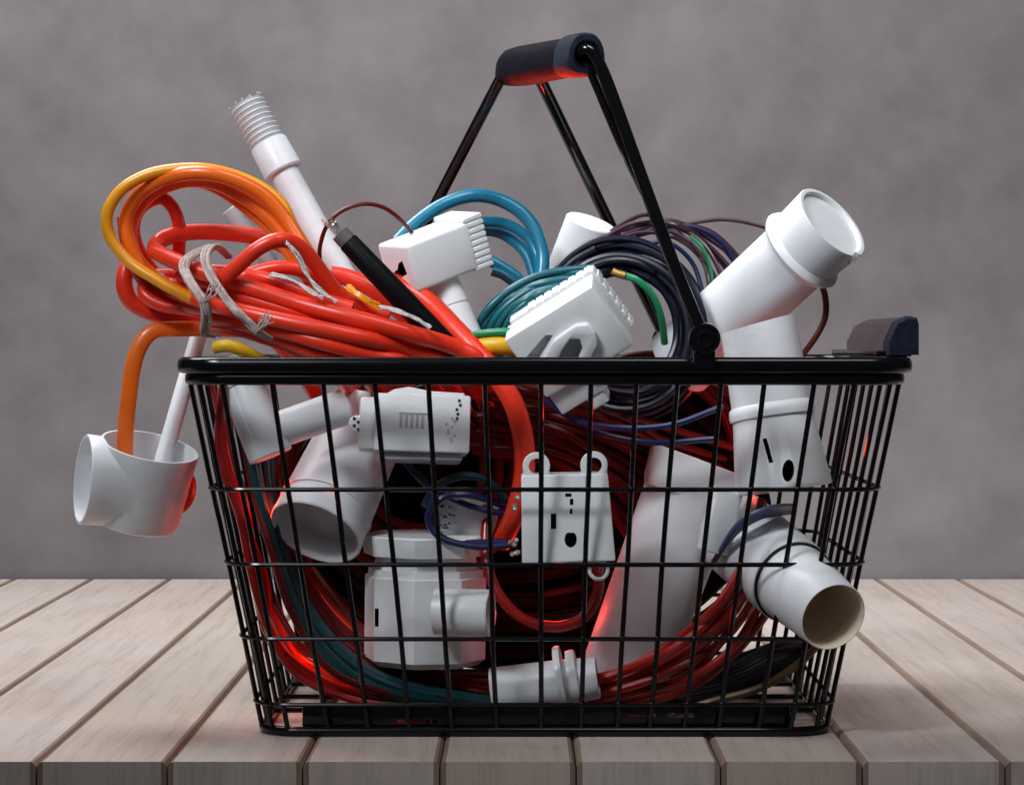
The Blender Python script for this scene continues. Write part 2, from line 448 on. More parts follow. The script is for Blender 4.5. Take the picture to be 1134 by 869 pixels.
# a real bore in the front end where the wire goes in
bore = G().lathe([(-0.01, .0068), (0.014, .0068)], g0, ax, MARK, 20)
grip = boolean(grip, [bore])
parts.append(('handle_grip', grip))
pivF = at(780, 375, -0.0385); pivB = Vector((pivF.x-0.004, 0.259, pivF.z)); pivL = Vector((at(404, 390, 0.25).x, 0.259, pivF.z))
def arm(pts, r, flat=1.0, sub=8): return G().tube(pts, r, GLOSS, 12, sub=sub, flat=flat)
a1 = arm([pivF, at(745, 290, -0.036), at(710, 195, -0.035), at(683, 120, -0.034), at(668, 81, -0.034), at(656, 59, -0.034), at(647, 55, -0.033), at(638, 60, -0.028), at(622, 66, -0.005)], 0.0036)
a1.tube([at(720, 226, -0.033), at(696, 178, -0.032), at(675, 130, -0.031), at(660, 94, -0.031), at(649, 71, -0.029), at(634, 62, -0.012)], 0.0024, GLOSS, 8)
parts.append(('handle_arm', a1))
parts.append(('handle_arm', arm([pivB, pivB.lerp(at(600, 92, .12), .5), at(600, 92, .12), at(592, 78, .118)], 0.0038)))
parts.append(('handle_arm', arm([pivL, pivL.lerp(at(552, 92, .125), .5), at(552, 92, .125), at(560, 80, .122)], 0.0036, 0.5)))
for p, s in ((pivF, -1), (pivB, 1), (pivL, 1)):
    pv = G().lathe([(-0.003, .0070), (-0.003, .0084), (0.0005, .0088), (0.004, .0084), (0.0045, .0078)], p, (0, s, 0), BLACK, 28)
    bolt = G().lathe([(0.0036, .0044), (0.0058, .0044), (0.0062, .0040), (0.0062, .0026), (0.0048, .0024)], p, (0, s, 0), BLACK, 24)
    tab = G().box(Matrix.Translation(p + Vector((0, -s*0.0005, -0.011))), (0.012, 0.005, 0.010), (0, 0, 0), BLACK, 0.0012)
    parts.append(('pivot', pv.join(tab), [('bolt', bolt)]))
# folded grip lying along the right-hand rim
fg = G(); xr = BX + half(ZT)[0] + 0.001
prof2 = [(-0.0085, 0.0), (-0.0085, 0.008), (-0.0035, 0.0185), (0.003, 0.0215), (0.0075, 0.0205), (0.0085, 0.0165), (0.0085, 0.0)]
def fsec(y, sc=1.0, dz=0.0): return [Vector((xr + u*sc, y, ZT + 0.0055 + w_*sc + dz)) for u, w_ in prof2]
ys = [(-0.010, 0.93), (-0.008, 1.0), (0.010, 1.0), (0.011, 0.985), (0.155, 0.97), (0.175, 0.90), (0.185, 0.70)]
vs = []; fs = []; n = len(prof2)
for y, sc in ys: vs += fsec(y, sc)
for i in range(len(ys)-1):
    for k in range(n): fs.append((i*n+k, i*n+(k+1) % n, (i+1)*n+(k+1) % n, (i+1)*n+k))
fs.append(tuple(range(n-1, -1, -1))); fs.append(tuple((len(ys)-1)*n+k for k in range(n)))
fg.add(vs, fs, plastic('maroon_black_gloss', (0.026, 0.004, 0.009), 0.25, 0.2, 60, 0.03, 0.0, 0, 0.22))
for i in range(n*3): fg.m[i] = fg.mi(FOAMBLUE)
fg.m[(len(ys)-1)*n] = fg.mi(FOAMBLUE)
parts.append(('folded_grip', fg, 'second padded grip folded down on the right-hand rim'))
fa = G().box(Matrix.Identity(4), (0.020, 0.20, 0.0035), (xr-0.004, 0.10, ZT+0.0062), BLACK, 0.001)
parts.append(('folded_arm', fa))
# the spout pipe breaks through the front mesh: those wires stop at it
sp0, sp1 = at(815, 590, .075), at(923, 683, -.035); spA = (sp1-sp0).normalized(); spL = (sp1-sp0).length
blk = [G().lathe([(0, .0236), (spL*.6, .0232), (spL*.6, .0222), (spL+.004, .0186)], sp0, spA, BLACK, 40)]
def hits(g):
    for v in g.v:
        t = (v-sp0).dot(spA)
        if 0 < t < spL+.004 and (v-sp0-spA*t).length < .03 and v.y < .02: return True
    return False
parts = [((p[0], boolean(p[1], blk)) if p[0] in ('hoop_wire', 'upright_wire') and hits(p[1]) else p) for p in parts]
thing('wire_basket', 'black wire shopping basket with padded carry handle, standing on the pale plank table', 'basket', parts, origin=Vector((BX, 0.11, 0.0)))

# ------------------------------------------------------------------ white pipes and fittings
def axis(p, q): return (q-p).normalized(), (q-p).length

# threaded pipe rising at upper left
p, q = at(440, 420, .085), at(271, 112, .115); A, Ln = axis(p, q); s_ = (D+.1)/F
g = G(); r = 16.5*s_
t1, t2 = Ln - 94*s_, Ln - 56*s_
g.lathe([(0, r*.9), (0.001, r), (t1+0.002, r)], p, A, WHITE, 36)
col = G().lathe([(t1, r), (t1, 21*s_), (t1+.001, 22.5*s_), (t2-.001, 21.5*s_), (t2, 20.5*s_), (t2, 15*s_)], p, A, WHITE, 40)
thr = [(t2-0.001, 17*s_)]
nt_ = 9
for k in range(nt_):
    a = t2 + (Ln-t2)*k/nt_; st = (Ln-t2)/nt_
    thr += [(a+st*.06, 17.0*s_), (a+st*.62, 21.0*s_), (a+st*.78, 20.6*s_), (a+st*.97, 16.6*s_)]
thr += [(Ln, 15*s_), (Ln, 12*s_), (Ln-.02, 12*s_), (Ln-.02, .0005)]
tipg = G().lathe(thr, p, A, WHITE, 40)
B_ = A.cross(Vector((0, -1, 0))).normalized()
tipg = boolean(tipg, [G().lathe([(-.03, w_*s_), (.03, w_*s_)], q + B_*(u_*s_) + A*(d_*s_), (0, 1, 0), WHITE, 4) for u_, d_, w_ in ((-14, 3, 6), (-5, 2.5, 4.5), (4, 4, 6), (13, 1, 4.5))])
thing('threaded_pipe', 'slim white pipe with collar and screw-threaded tip, rising behind the orange loops', 'pipe',
      [('tube', g), ('collar', col), ('threaded_tip', tipg)])
# small grey pipe stub seen through the loops
p, q = at(300, 292, .13), at(253, 231, .125); A, Ln = axis(p, q)
thing('pipe_stub', 'short thin grey-white pipe end seen through the big orange loop', 'pipe', [('stub', G().lathe(pipe_prof(Ln, 9.5*(D+.13)/F, .0012, .02), p, A, GREYPVC, 28))])
# plain pipe behind the navy coil
p, q = at(625, 330, .165), at(655, 246, .15); A, Ln = axis(p, q)
thing('pipe', 'plain white pipe standing upright between the blue loops and the navy coil', 'pipe', [('tube', G().lathe(pipe_prof(Ln, 31*(D+.15)/F, .0025, .05, 29*(D+.15)/F)[:6] + [(Ln, .0005)], p, A, WHITE, 44))])
# large collared pipe at upper right
p, q = at(752, 402, .135), at(922, 246, .065); A, Ln = axis(p, q); s_ = (D+.08)/F
r = 42*s_
e = Ln
prof = [(0, r*.95), (.001, r), (e-62*s_, r*1.02), (e-58*s_, r*1.04), (e-54*s_, r*1.20), (e-50*s_, r*1.25), (e-46*s_, r*1.20), (e-43*s_, r*1.10), (e-40*s_, r*1.09), (e-1.4*s_, r*1.14), (e, r*1.12), (e, r*1.02), (e-1.5*s_, r*.985), (e-5*s_, r*.97), (e-5*s_, .0005)]
body = G().lathe(prof[:3] + [(e-60*s_, r*1.0)], p, A, WHITE, 56)
ringp = G().lathe([(e-62*s_, r*.98)] + prof[2:], p, A, WHITE, 56)
M = frame(952, 290, .05, -40)
ringp = boolean(ringp, [G().box(M, (0.010, 0.03, 0.008), (0, 0, 0), WHITE)])
thing('collared_pipe', 'large white pipe with thick capped collar, leaning out at the upper right', 'pipe', [('tube', body), ('collar', ringp)])
# coupling under it, standing behind the front wires at right
p, q = at(868, 542, .035), at(839, 352, .045); A, Ln = axis(p, q); s_ = (D+.04)/F
m_ = 80*s_
lower = G().lathe([(0, 53*s_), (.001, 54*s_), (m_-.004, 45.5*s_), (m_, 45*s_), (m_, 40*s_)], p, A, WHITE2, 56)
cut = [G().box(frame(853, 500, .0, 14), (4.5*s_, .05, 27*s_), (0, 0, 0), MARK), G().prism([(6.5*s_*math.cos(2*PI*k/20), 12*s_*math.sin(2*PI*k/20)) for k in range(20)], -.03, .034, plastic('dull_red_insert', (0.12, 0.015, 0.012), 0.5), 0, frame(875, 522, .0, -6))]
lower = boolean(lower, cut)
upper = G().lathe([(m_-.001, 42*s_), (m_+.0005, 47.5*s_), (m_+.003, 48*s_), (m_+.0065, 47*s_), (m_+.008, 44*s_), (Ln+.006, 42.5*s_), (Ln+.006, 39*s_), (Ln-.03, 38*s_), (Ln-.03, .0005)], p, A, WHITE, 56)
upper = boolean(upper, [G().box(frame(839, 359, .045, 15.5, 0, -3), (.08, .08, .03), (0, 0, .015), WHITE)])
thing('pipe_coupling', 'upright white pipe coupling with slotted flared skirt, under the big collared pipe', 'pipe coupling', [('sleeve', upper), ('skirt', lower)])
# paper-thin pipe poking out at lower right
p, q = at(815, 590, .075), at(923, 683, -.035); A, Ln = axis(p, q); s_ = (D+.0)/F
tm = Ln*0.60
prof = pipe_prof(Ln, 50*s_, .0018, Ln*.7, 38*s_)
big = G().lathe([(0, 46*s_), (.001, 50*s_), (tm, 48.5*s_), (tm+.0005, 42*s_)], p, A, WHITE, 56)
small = G().lathe([(tm-.004, 42*s_), (tm+.002, 45*s_), (Ln-.0008, 38.5*s_), (Ln, 37.8*s_), (Ln, 37.0*s_)], p, A, WHITE, 56)
small.f.pop(); small.m.pop()
inner = G().lathe([(Ln, 37.0*s_), (Ln-.0012, 36.2*s_), (tm+.003, 38*s_), (tm+.003, .0005)], p, A, WARMSHADE, 56)
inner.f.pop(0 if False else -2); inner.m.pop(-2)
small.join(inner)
band_ = G().lathe([(tm-.0002, 46*s_), (tm-.0002, 47.6*s_), (tm+.0011, 47.6*s_), (tm+.0011, 44*s_)], p, A, BLACK, 56)
thing('spout_pipe', 'white cup-shaped pipe with black band and shade-tinted tan inside, poking out at lower right', 'pipe', [('sleeve', big), ('spout', small), ('band', band_)])
# elbow at upper left behind the front wires
s_ = (D+.02)/F
pA, pB, pC = at(258, 398, .026), at(291, 482, .022), at(383, 450, .034)
a, la = axis(pA, pB); b, lb = axis(pB, pC)
v1 = G().lathe([(0, 24*s_), (.0008, 25*s_), (la+24*s_, 25*s_), (la+25*s_, 24*s_)], pA, a, WHITE, 44)
v2 = G().lathe([(-16*s_, 20*s_), (lb-.0006, 20.5*s_), (lb, 20*s_)], pB, b, WHITE, 44)
el = boolean(v1, [v2], 'UNION')
cuff = G().lathe([(-.001, 24*s_), (-.001, 26.3*s_), (30*s_, 26.6*s_), (31*s_, 24*s_)], pA, a, WHITE, 44)
thing('elbow_pipe', 'white elbow pipe with a cuff at its top, at the left end inside the basket', 'pipe fitting', [('elbow', el), ('cuff', cuff)])
# wide mouth pipe pointing down-left
p, q = at(410, 460, .085), at(349, 590, .030); A, Ln = axis(p, q); s_ = (D+.05)/F
g = G().lathe(pipe_prof(Ln, 46*s_, .0020, Ln*.8, 53*s_), p, A, WHITE, 56)
lip = G().lathe([(Ln-34*s_, 50*s_), (Ln-33.5*s_, 53.2*s_), (Ln-32*s_, 53.6*s_), (Ln-31*s_, 50*s_)], p, A, WHITE, 56)
thing('wide_pipe', 'wide white pipe with its dark mouth tilted down to the left, below the elbow', 'pipe', [('tube', g), ('bead', lip)])
# big dim pipe right of centre with a square flared head
p, q = at(688, 755, .080), at(765, 545, .092); A, Ln = axis(p, q); s_ = (D+.09)/F
tube_ = G().lathe([(0, 47*s_), (.001, 48*s_), (Ln, 52*s_), (Ln, 40*s_)], p, A, WHITE, 52)
head = G().lathe([(Ln-10*s_, 50*s_), (Ln+5*s_, 55*s_), (Ln+32*s_, 58*s_), (Ln+33*s_, 56.5*s_), (Ln+33*s_, 52*s_), (Ln+10*s_, 48*s_), (Ln+10*s_, .0005)], p, A, WHITE2, 56, rot=.62, sq=5)
flap = G().box(frame(797, 577, .03, -14, 18), (30*s_, 20*s_, 68*s_), (0, 0, 0), WHITE2, .0012)
thing('square_headed_pipe', 'fat white pipe with a squared flared head, leaning right of the socket plate', 'pipe', [('tube', tube_), ('head', head), ('side_box', flap)])
# flanged small pipe on the floor
p, q = at(545, 766, .030), at(662, 750, .026); A, Ln = axis(p, q); s_ = (D+.03)/F
g = G().lathe([(0, 21*s_), (0, 26*s_), (.0008, 27*s_), (Ln*.62, 25.5*s_), (Ln*.85, 24*s_), (Ln-.0006, 23*s_), (Ln, 22*s_), (Ln, 18*s_), (Ln-.01, 18*s_), (Ln-.01, .0005)], p, A, WHITE, 48)
f1 = G().lathe([(Ln*.63, 20*s_), (Ln*.63, 37*s_), (Ln*.66, 38*s_), (Ln*.69, 37*s_), (Ln*.69, 20*s_)], p, A + Vector((0, 0, .04)), WHITE2, 48)
f2 = G().lathe([(Ln*.74, 20*s_), (Ln*.74, 30*s_), (Ln*.80, 31*s_), (Ln*.82, 30*s_), (Ln*.82, 20*s_)], p, A + Vector((0, 0, .04)), WHITE2, 48)
thing('flanged_pipe', 'small white pipe with two thin flanges, lying on the basket floor', 'pipe', [('tube', g), ('flange', f1), ('flange', f2)])

# tee-shaped cup hanging outside at left
y = .055; s_ = (D+y)/F
c0, c1 = at(148, 580, y), at(166, 494, y-.010)
A, Ln = axis(c0, c1)
solid = G().lathe([(0, 30*s_), (.0006, 43*s_), (.002, 47*s_), (.006, 49.5*s_), (Ln*.8, 53*s_), (Ln-.001, 54.5*s_), (Ln, 54*s_)], c0, A, WHITE, 56)
mid = c0 + A*(Ln*.52)
sd = Vector((-1.0, -.38, .10)).normalized(); SL = 66*s_
stub = G().lathe([(0, 48.5*s_), (SL-.008, 49*s_), (SL-.001, 49.8*s_), (SL, 48.8*s_)], mid, sd, WHITE, 56)
body = boolean(solid, [stub], 'UNION')
body = boolean(body, [G().lathe([(.004, 40*s_), (.010, 46*s_), (Ln*.8, 50*s_), (Ln+.004, 52*s_)], c0, A, WHITE, 56), G().lathe([(8*s_, 38*s_), (SL-.004, 45.5*s_), (SL+.003, 46.8*s_)], mid, sd, WHITE, 56)])
ear = G().tube(PX([(196, 520), (212, 530), (211, 552), (199, 566), (190, 560)], y), 4.0*s_, REDCLEAR, 8, 6)
thing('tee_fitting', 'white cup-like tee fitting with a wide side mouth, hanging outside the basket at left', 'pipe fitting', [('body', body), ('tab', ear)])
rod = G().lathe([(0, .0008), (0, 9.5*s_), (.10-.0005, 9.5*s_), (.10, 9*s_)], at(172, 540, y-.006), at(219, 375, y+.03) - at(172, 540, y-.006), WHITE, 24)
thing('rod', 'thin white rod slanting from the basket rim down into the hanging tee fitting', 'rod', [('rod', rod)])

# ------------------------------------------------------------------ white electrical things
# ribbed adapter with keyhole, above the rim
M = frame(474, 284, .060, 14, 33, 14); s_ = (D+.06)/F
Wd, Hd, Dp = 84*s_, 54*s_, 62*s_
ad = G().box(M, (Wd, Dp, Hd), (0, 0, 0), WHITE2, .0022, 3)
kx = -Wd/2
MK = M @ Matrix.Translation((kx, 0, 0)) @ Matrix.Rotation(R(-90), 4, 'Z')
kh = G().prism([(x*s_*1.15, z*s_*1.15) for x, z in ((-20, -9), (0, -1), (4, 5), (12, 8), (15, -5), (4, -9))], -.006, .010, MARK, 0, MK)  # keyhole walls coloured dark to carry the shade
ad = boolean(ad, [kh])
fins = G()
for k in range(9):
    z = -Hd*.5 + Hd*1.16*(k+.5)/9 - Hd*.05
    fins.box(M, (26*s_, Dp*.97, Hd*1.16/9*.80), (Wd/2+8*s_, 0, z), WHITE2, .0006, 1)
fins.box(M, (24*s_, Dp*.93, Hd*1.10), (Wd/2+7.4*s_, 0, Hd*.03), WHITE2, .0006, 1)
neck = G().lathe([(0, 18*s_), (.001, 20*s_), (.016, 21*s_), (.017, 19.5*s_), (.0175, 21*s_), (.04, 22*s_), (.041, 20*s_)], at(488, 312, .065), at(512, 372, .06) - at(488, 312, .065), WHITE2, 36)
thing('adapter', 'boxy white adapter with keyhole and ribbed end, resting on the red cables', 'adapter', [('housing', ad), ('ribbed_end', fins), ('neck', neck)])

# tilted connector block
M = frame(630, 380, .002, 36, -15, 16); s_ = D/F
W2, H2 = 118*s_, 84*s_
def cl(px, py):   # picture offset -> (u, w) on the tilted face
    dx, dy = px-630, py-380
    return ((dx*.809 - dy*.588)*s_, (-dx*.588 - dy*.809)*s_)
cb = G().box(M, (W2, .022, H2), (0, .011, 0), WHITE2, .0018, 2)
frame_g = G().prism([cl(*p) for p in ((596, 412), (612, 377), (622, 368), (637, 356), (650, 354), (659, 364), (662, 378), (648, 408), (640, 404), (646, 384), (642, 372), (632, 372), (624, 384), (612, 414))], -.0045, .004, WHITE2, .0010, M)
cb = boolean(cb, [frame_g], 'UNION')
cb = boolean(cb, [G().prism([cl(*p) for p in ((611, 412), (625, 384), (632, 373), (641, 373), (645, 384), (638, 408))], -.01, .012, WHITE2, 0, M),
                  G().prism([cl(*p) for p in ((581, 402), (603, 372), (612, 371), (609, 379), (596, 404))], -.01, .008, WHITE2, 0, M)])
back = G().box(M, (W2*.97, .010, H2*.97), (3*s_, .0285, 3*s_), WHITE2, .0012, 2)
for k in range(8):
    back.box(M, (8.8*s_, .0098, 5*s_), ((-24 + 10.8*k)*s_, .0285, H2*.485+1.8*s_), WHITE2, .0004, 1)
for k in range(6):
    back.box(M, (5*s_, .0098, 9.5*s_), (W2*.485+1.8*s_, .0285, (-32+12.6*k)*s_), WHITE2, .0004, 1)
foot = G().box(M, (62*s_, .018, 34*s_), (-26*s_, .013, -H2/2-12*s_), WHITE2, .0012, 2)
foot.box(M, (22*s_, .014, 18*s_), (-14*s_, .012, -H2/2-35*s_), WHITE2, .0010, 2)
thing('connector_block', 'tilted white connector block with arched window and toothed back, before the navy coil', 'connector', [('housing', cb), ('toothed_back', back), ('foot', foot)])

# relay box at upper centre-left
y = .004; s_ = (D+y)/F
M = frame(466, 468, y, -1.5, 5, -7)
rb = G().box(M, (106*s_, .030, 64*s_), (2*s_, .015, 0), WHITE2, .0014, 2)
rb.box(M, (22*s_, .026, 58*s_), (-56*s_, .018, -1*s_), WHITE2, .0012, 2)
rb.box(M, (92*s_, .026, 12*s_), (2*s_, .018, -35*s_), GREYPVC, .0010, 1)
lidp = G().prism([(-40*s_, 31*s_), (48*s_, 31*s_), (48*s_, 35*s_), (10*s_, 36*s_), (-14*s_, 40*s_), (-30*s_, 37*s_)], .002, .028, WHITE2, .0006, M)
rb.join(lidp)
mk = G()
mk.box(M, (34*s_, .0012, 2.5*s_), (-8*s_, 0, 11*s_), WHITE2, .0002, 1)
for k in range(5): mk.box(M, (3*s_, .0012, 15*s_), ((-22+6*k)*s_, 0, 2*s_), GREYPVC, .0002, 1)
for k in range(9):
    mk.lathe([(-.0006, 1.5*s_), (.0003, 1.6*s_)], M @ Vector(((34+random.uniform(-7, 7))*s_, 0, (-4-3.2*k+10)*s_)), M.to_3x3() @ Vector((0, -1, 0)), GREYPVC, 8)
for k in range(5):
    mk.lathe([(-.0006, 1.7*s_), (.0003, 1.8*s_)], M @ Vector(((40+random.uniform(-4, 4))*s_, 0, (26-5*k)*s_)), M.to_3x3() @ Vector((0, -1, 0)), MARK, 8)
earr = G().lathe([(0, 8*s_), (.0006, 9.5*s_), (.004, 9.5*s_), (.005, 8*s_)], at(396, 469, .018), (0, -1, 0), WHITE2, 28)
for k in range(4): earr.lathe([(.004, 2*s_), (.0054, 2*s_)], at(393+3*(k % 2)*1.6, 463+4*k, .018), (0, -1, 0), MARK, 8)
thing('relay_box', 'small white relay box with moulded comb mark and round ear, under the rim', 'junction box', [('case', rb), ('moulded_marks', mk), ('ear', earr)])

# socket plate with two ears
y = -.0085; s_ = (D+y)/F
def rp(px, py): v = at(px, py, y); return (v.x, v.z)
pl = G().prism([rp(577, 526), rp(673, 524), rp(682, 621), rp(578, 624)], y, y+.026, WHITE2, .0012)
for cx, cy in ((594, 516), (658, 515)):
    pl = boolean(pl, [G().lathe([(0, 14.5*s_), (.0004, 15.2*s_), (.005, 15.2*s_), (.0054, 14.5*s_)], at(cx, cy, y+.0006), (0, 1, 0), WHITE2, 36),
                      G().box(Matrix.Identity(4), (29*s_, .0044, 18*s_), (at(cx, cy+10, y).x, y+.0032, at(cx, cy+10, y).z), WHITE2)], 'UNION')
cuts = [G().lathe([(-.02, 8.5*s_), (.05, 8.5*s_)], at(cx, cy, y), (0, 1, 0), MARK, 28) for cx, cy in ((594, 516), (658, 515))]  # cutters leave dark-coloured walls, painted shade in holes and slots
cuts.append(G().box(Matrix.Identity(4), (6*s_, .012, 17*s_), (at(613, 577, y).x, y, at(613, 577, y).z), MARK))
cuts.append(G().prism([rp(632+6.8*math.cos(2*PI*k/24), 597+max(-7.5, 9*math.sin(2*PI*k/24))) for k in range(24)], y-.005, y+.012, MARK))
for (a, b, c, d) in ((626, 546, 633, 550), (631, 552, 635, 559), (631, 563, 634, 569)):
    p, q = at(a, b, y), at(c, d, y)
    cuts.append(G().box(Matrix.Identity(4), (q.x-p.x, .006, p.z-q.z), ((p.x+q.x)/2, y, (p.z+q.z)/2), MARK))
cuts.append(G().box(Matrix.Identity(4), (1.6*s_, .0016, 92*s_), (at(649, 573, y).x, y, at(649, 573, y).z), WHITE2))
pl = boolean(pl, cuts)
ringlet = G().tube([at(663, 631, y+.006) + Vector((math.cos(a)*10*s_, 0, math.sin(a)*10*s_)) for a in [2*PI*k/16 for k in range(16)]], 2.2*s_, WHITE2, 8, 2, closed=True)
scr = G()
for k in range(10): scr.lathe([(0, 2.6*s_), (.0012, 3*s_), (.0028, 1.6*s_)], at(571+random.uniform(-5, 3), (556 if k < 4 else 605)+random.uniform(-9, 9), y+.006), (random.uniform(-.6, .2), -1, random.uniform(-.4, .4)), STEEL, 8)
thing('socket_plate', 'white wall socket plate with slots and two ring ears, upright behind the wires', 'power socket', [('plate', pl), ('ring', ringlet), ('terminal_screws', scr)])

# big junction housing, lower left
y = .055; s_ = (D+y)/F
c = at(470, 735, y)
hs = G().lathe([(0, 30*s_), (.0005, 60*s_), (.004, 68*s_), (98*s_, 68*s_), (99*s_, 65*s_), (106*s_, 64*s_), (107*s_, 58*s_), (122*s_, 56*s_)], c, (0.012, 0, 1), WHITE2, 8, rot=PI/8+.26)
hs = boolean(hs, [G().box(frame(415, 684, .03, 0, -20), (5*s_, .05, 20*s_), (0, 0, 0), MARK), G().box(frame(437, 676, .0, 0, 0), (4*s_, .03, 12*s_), (0, 0.01, 0), MARK)])  # slot walls painted dark as shade
lid = G().lathe([(121*s_, 58*s_), (122*s_, 70*s_), (142*s_, 72*s_), (144*s_, 70*s_), (146*s_, 40*s_)], c, (0.012, 0, 1), WHITE2, 8, rot=PI/8+.26)
out = G().lathe([(0, 25*s_), (.03, 25*s_), (.0305, 25.5*s_), (.0314, 25*s_), (.0314, 22*s_), (.015, 22*s_), (.015, .0005)], at(483, 677, y-.043), (.93, -.20, 0), WHITE, 40)
thing('junction_housing', 'large octagonal white junction housing with a lid and round outlet, at lower left', 'junction box', [('housing', hs), ('lid', lid), ('outlet', out)])
# little sticker plug behind blue loops
M = frame(513, 577, .045, -14, 0, 8); s_ = (D+.045)/F
pg = G().box(M, (72*s_, .022, 40*s_), (0, .011, 0), GREYPVC, .003, 3)
mk = G()
for k in range(26): mk.box(M, (random.uniform(2, 5)*s_, .0008, 1.6*s_), ((-20+random.uniform(-9, 10))*s_, 0, (random.uniform(-14, 14))*s_), MARK if k % 3 else GREYPVC)
thing('plug', 'small grey-white plug with specks of print, half hidden by thin blue loops', 'plug', [('body', pg), ('print', mk)])

# ------------------------------------------------------------------ cables
def cable(name, label, cat, strands, mat, seg=10, sub=7, extra=None, group=None, flat=1.0, one=False, apart=False):
    gs = [G().tube(PX(pts), r*(D+.05)/F, mat, seg, sub, flat=flat) for pts, r in strands]
    if apart:      # loose wires: each one a thing of its own
        return [thing(name, label, cat, [(name, g)], group) for g in gs]
    if one:        # one long cord wound up
        for g in gs[1:]: gs[0].join(g)
        gs = gs[:1]
    parts = [('strand' if len(gs) > 1 else 'cable', g) for g in gs]
    if extra: parts += extra
    return thing(name, label, cat, parts, group)
def jit(pts, a=2.0, b=.003): return [(x+random.uniform(-a, a), yv+random.uniform(-a, a), d+random.uniform(-b, b)) for x, yv, d in pts]
def mix(A_, B_, t): return [tuple(a + (b-a)*t for a, b in zip(p, q)) for p, q in zip(A_, B_)]

# tied red extension cord over the left rim
red = [
 ([(300, 372, .08), (250, 352, .075), (190, 352, .065), (150, 338, .06), (138, 318, .058), (141, 296, .06), (155, 286, .068)], 9.5),
 ([(540, 404, .02), (505, 385, .012), (450, 368, .002), (390, 352, .000), (330, 336, .006), (270, 316, .010), (215, 298, .018), (183, 284, .03), (172, 276, .042), (182, 264, .055), (215, 257, .065), (262, 259, .07), (300, 266, .07), (340, 285, .07)], 9.5),
 ([(500, 404, .020), (450, 386, .010), (400, 374, -.004), (340, 361, -.006), (285, 349, .000), (240, 338, .012), (215, 330, .030), (188, 322, .046), (164, 310, .056)], 9),
 ([(455, 404, .015), (415, 394, .002), (360, 380, -.004), (310, 366, .004), (270, 358, .018), (235, 352, .034)], 8.5),
 ([(390, 404, .010), (350, 390, .004), (310, 374, .012), (280, 362, .026), (240, 348, .044)], 8.5),
 ([(425, 402, .022), (385, 386, .014), (340, 372, .010), (300, 356, .014), (260, 342, .026)], 8),
 ([(240, 316, .008), (262, 296, .000), (285, 276, -.003), (308, 266, -.002), (330, 272, .004), (352, 296, .012), (374, 326, .02), (396, 352, .03)], 8.5),
 ([(232, 322, .03), (270, 306, .028), (310, 296, .026), (345, 304, .028), (385, 330, .032), (430, 352, .03)], 8),
 ([(225, 300, .035), (265, 302, .03), (300, 310, .022), (345, 326, .018), (390, 342, .016)], 8),
 ([(366, 304, .05), (386, 308, .05), (412, 320, .048), (440, 342, .045), (470, 366, .04)], 10),
 ([(432, 312, .055), (456, 322, .048), (480, 340, .040), (505, 366, .028), (530, 392, .018), (552, 420, .012), (570, 450, .010), (580, 490, .014), (580, 530, .02), (570, 570, .03), (556, 600, .05)], 11.5),
 ([(196, 340, .07), (184, 318, .07), (158, 285, .062), (148, 258, .06), (152, 236, .058), (166, 223, .056), (182, 221, .056), (194, 235, .058), (199, 256, .062), (198, 280, .066), (200, 300, .068)], 7.5),
 ([(222, 344, .055), (185, 330, .055), (155, 306, .052), (140, 268, .05), (136, 240, .05)], 7),
 ([(520, 404, .03), (470, 384, .02), (410, 368, .012), (350, 352, .008), (300, 338, .010), (258, 324, .016), (225, 312, .026), (200, 304, .036)], 8.5),
 ([(475, 404, .03), (420, 380, .022), (360, 358, .018), (310, 342, .018), (262, 332, .022), (215, 322, .036), (180, 314, .05)], 8.5),
 ([(410, 404, .026), (360, 386, .02), (315, 368, .02), (270, 350, .024), (230, 342, .036), (190, 334, .05), (165, 322, .06)], 8.5),
 ([(360, 404, .03), (330, 388, .024), (300, 376, .026), (268, 366, .034), (235, 358, .05)], 8),
 ([(250, 352, .05), (210, 342, .045), (180, 338, .045), (160, 325, .048), (165, 308, .055), (190, 305, .06), (230, 312, .058)], 7.5),
]
for pts, r_ in red:      # the ends that dive below the rim run on down into the heap
    if pts[0][1] >= 400:
        x = pts[0][0]
        pts[:0] = [(x+66, 500, .205), (x+48, 468, .15), (x+28, 432, .075)]
red[0][0][:0] = [(372, 480, .20), (340, 420, .115)]
ties = []
for k, ln in enumerate((
    [(236, 274, .022), (214, 283, .012), (204, 296, .004), (214, 316, -.006), (226, 334, -.010), (229, 352, -.006), (228, 368, .004), (240, 372, .02)],
    [(252, 284, .020), (236, 272, .008), (226, 284, -.002), (231, 304, -.008), (246, 328, -.016), (262, 346, -.019), (272, 356, -.017), (284, 368, -.014), (296, 376, -.006)])):
    g = G()
    for j in range(7):
        off = random.uniform(-5, 5); o2 = random.uniform(-2, 2)
        g.tube(PX([(x+off, yv+o2+random.uniform(-1.2, 1.2), d+random.uniform(-.0015, .0015)) for x, yv, d in ln]), 1.9*s_, TWINE, 6, 5)
    for j in range(8):
        x, yv, d = ln[-2 if k else 4]
        g.tube(PX([(x, yv, d-.002), (x+random.uniform(2, 12), yv-random.uniform(4, 18), d-.006), (x+random.uniform(8, 20), yv-random.uniform(6, 24), d-.005)]), .7*s_, TWINE, 5, 4)
    ties.append(('tie', g))
fray_parts = []
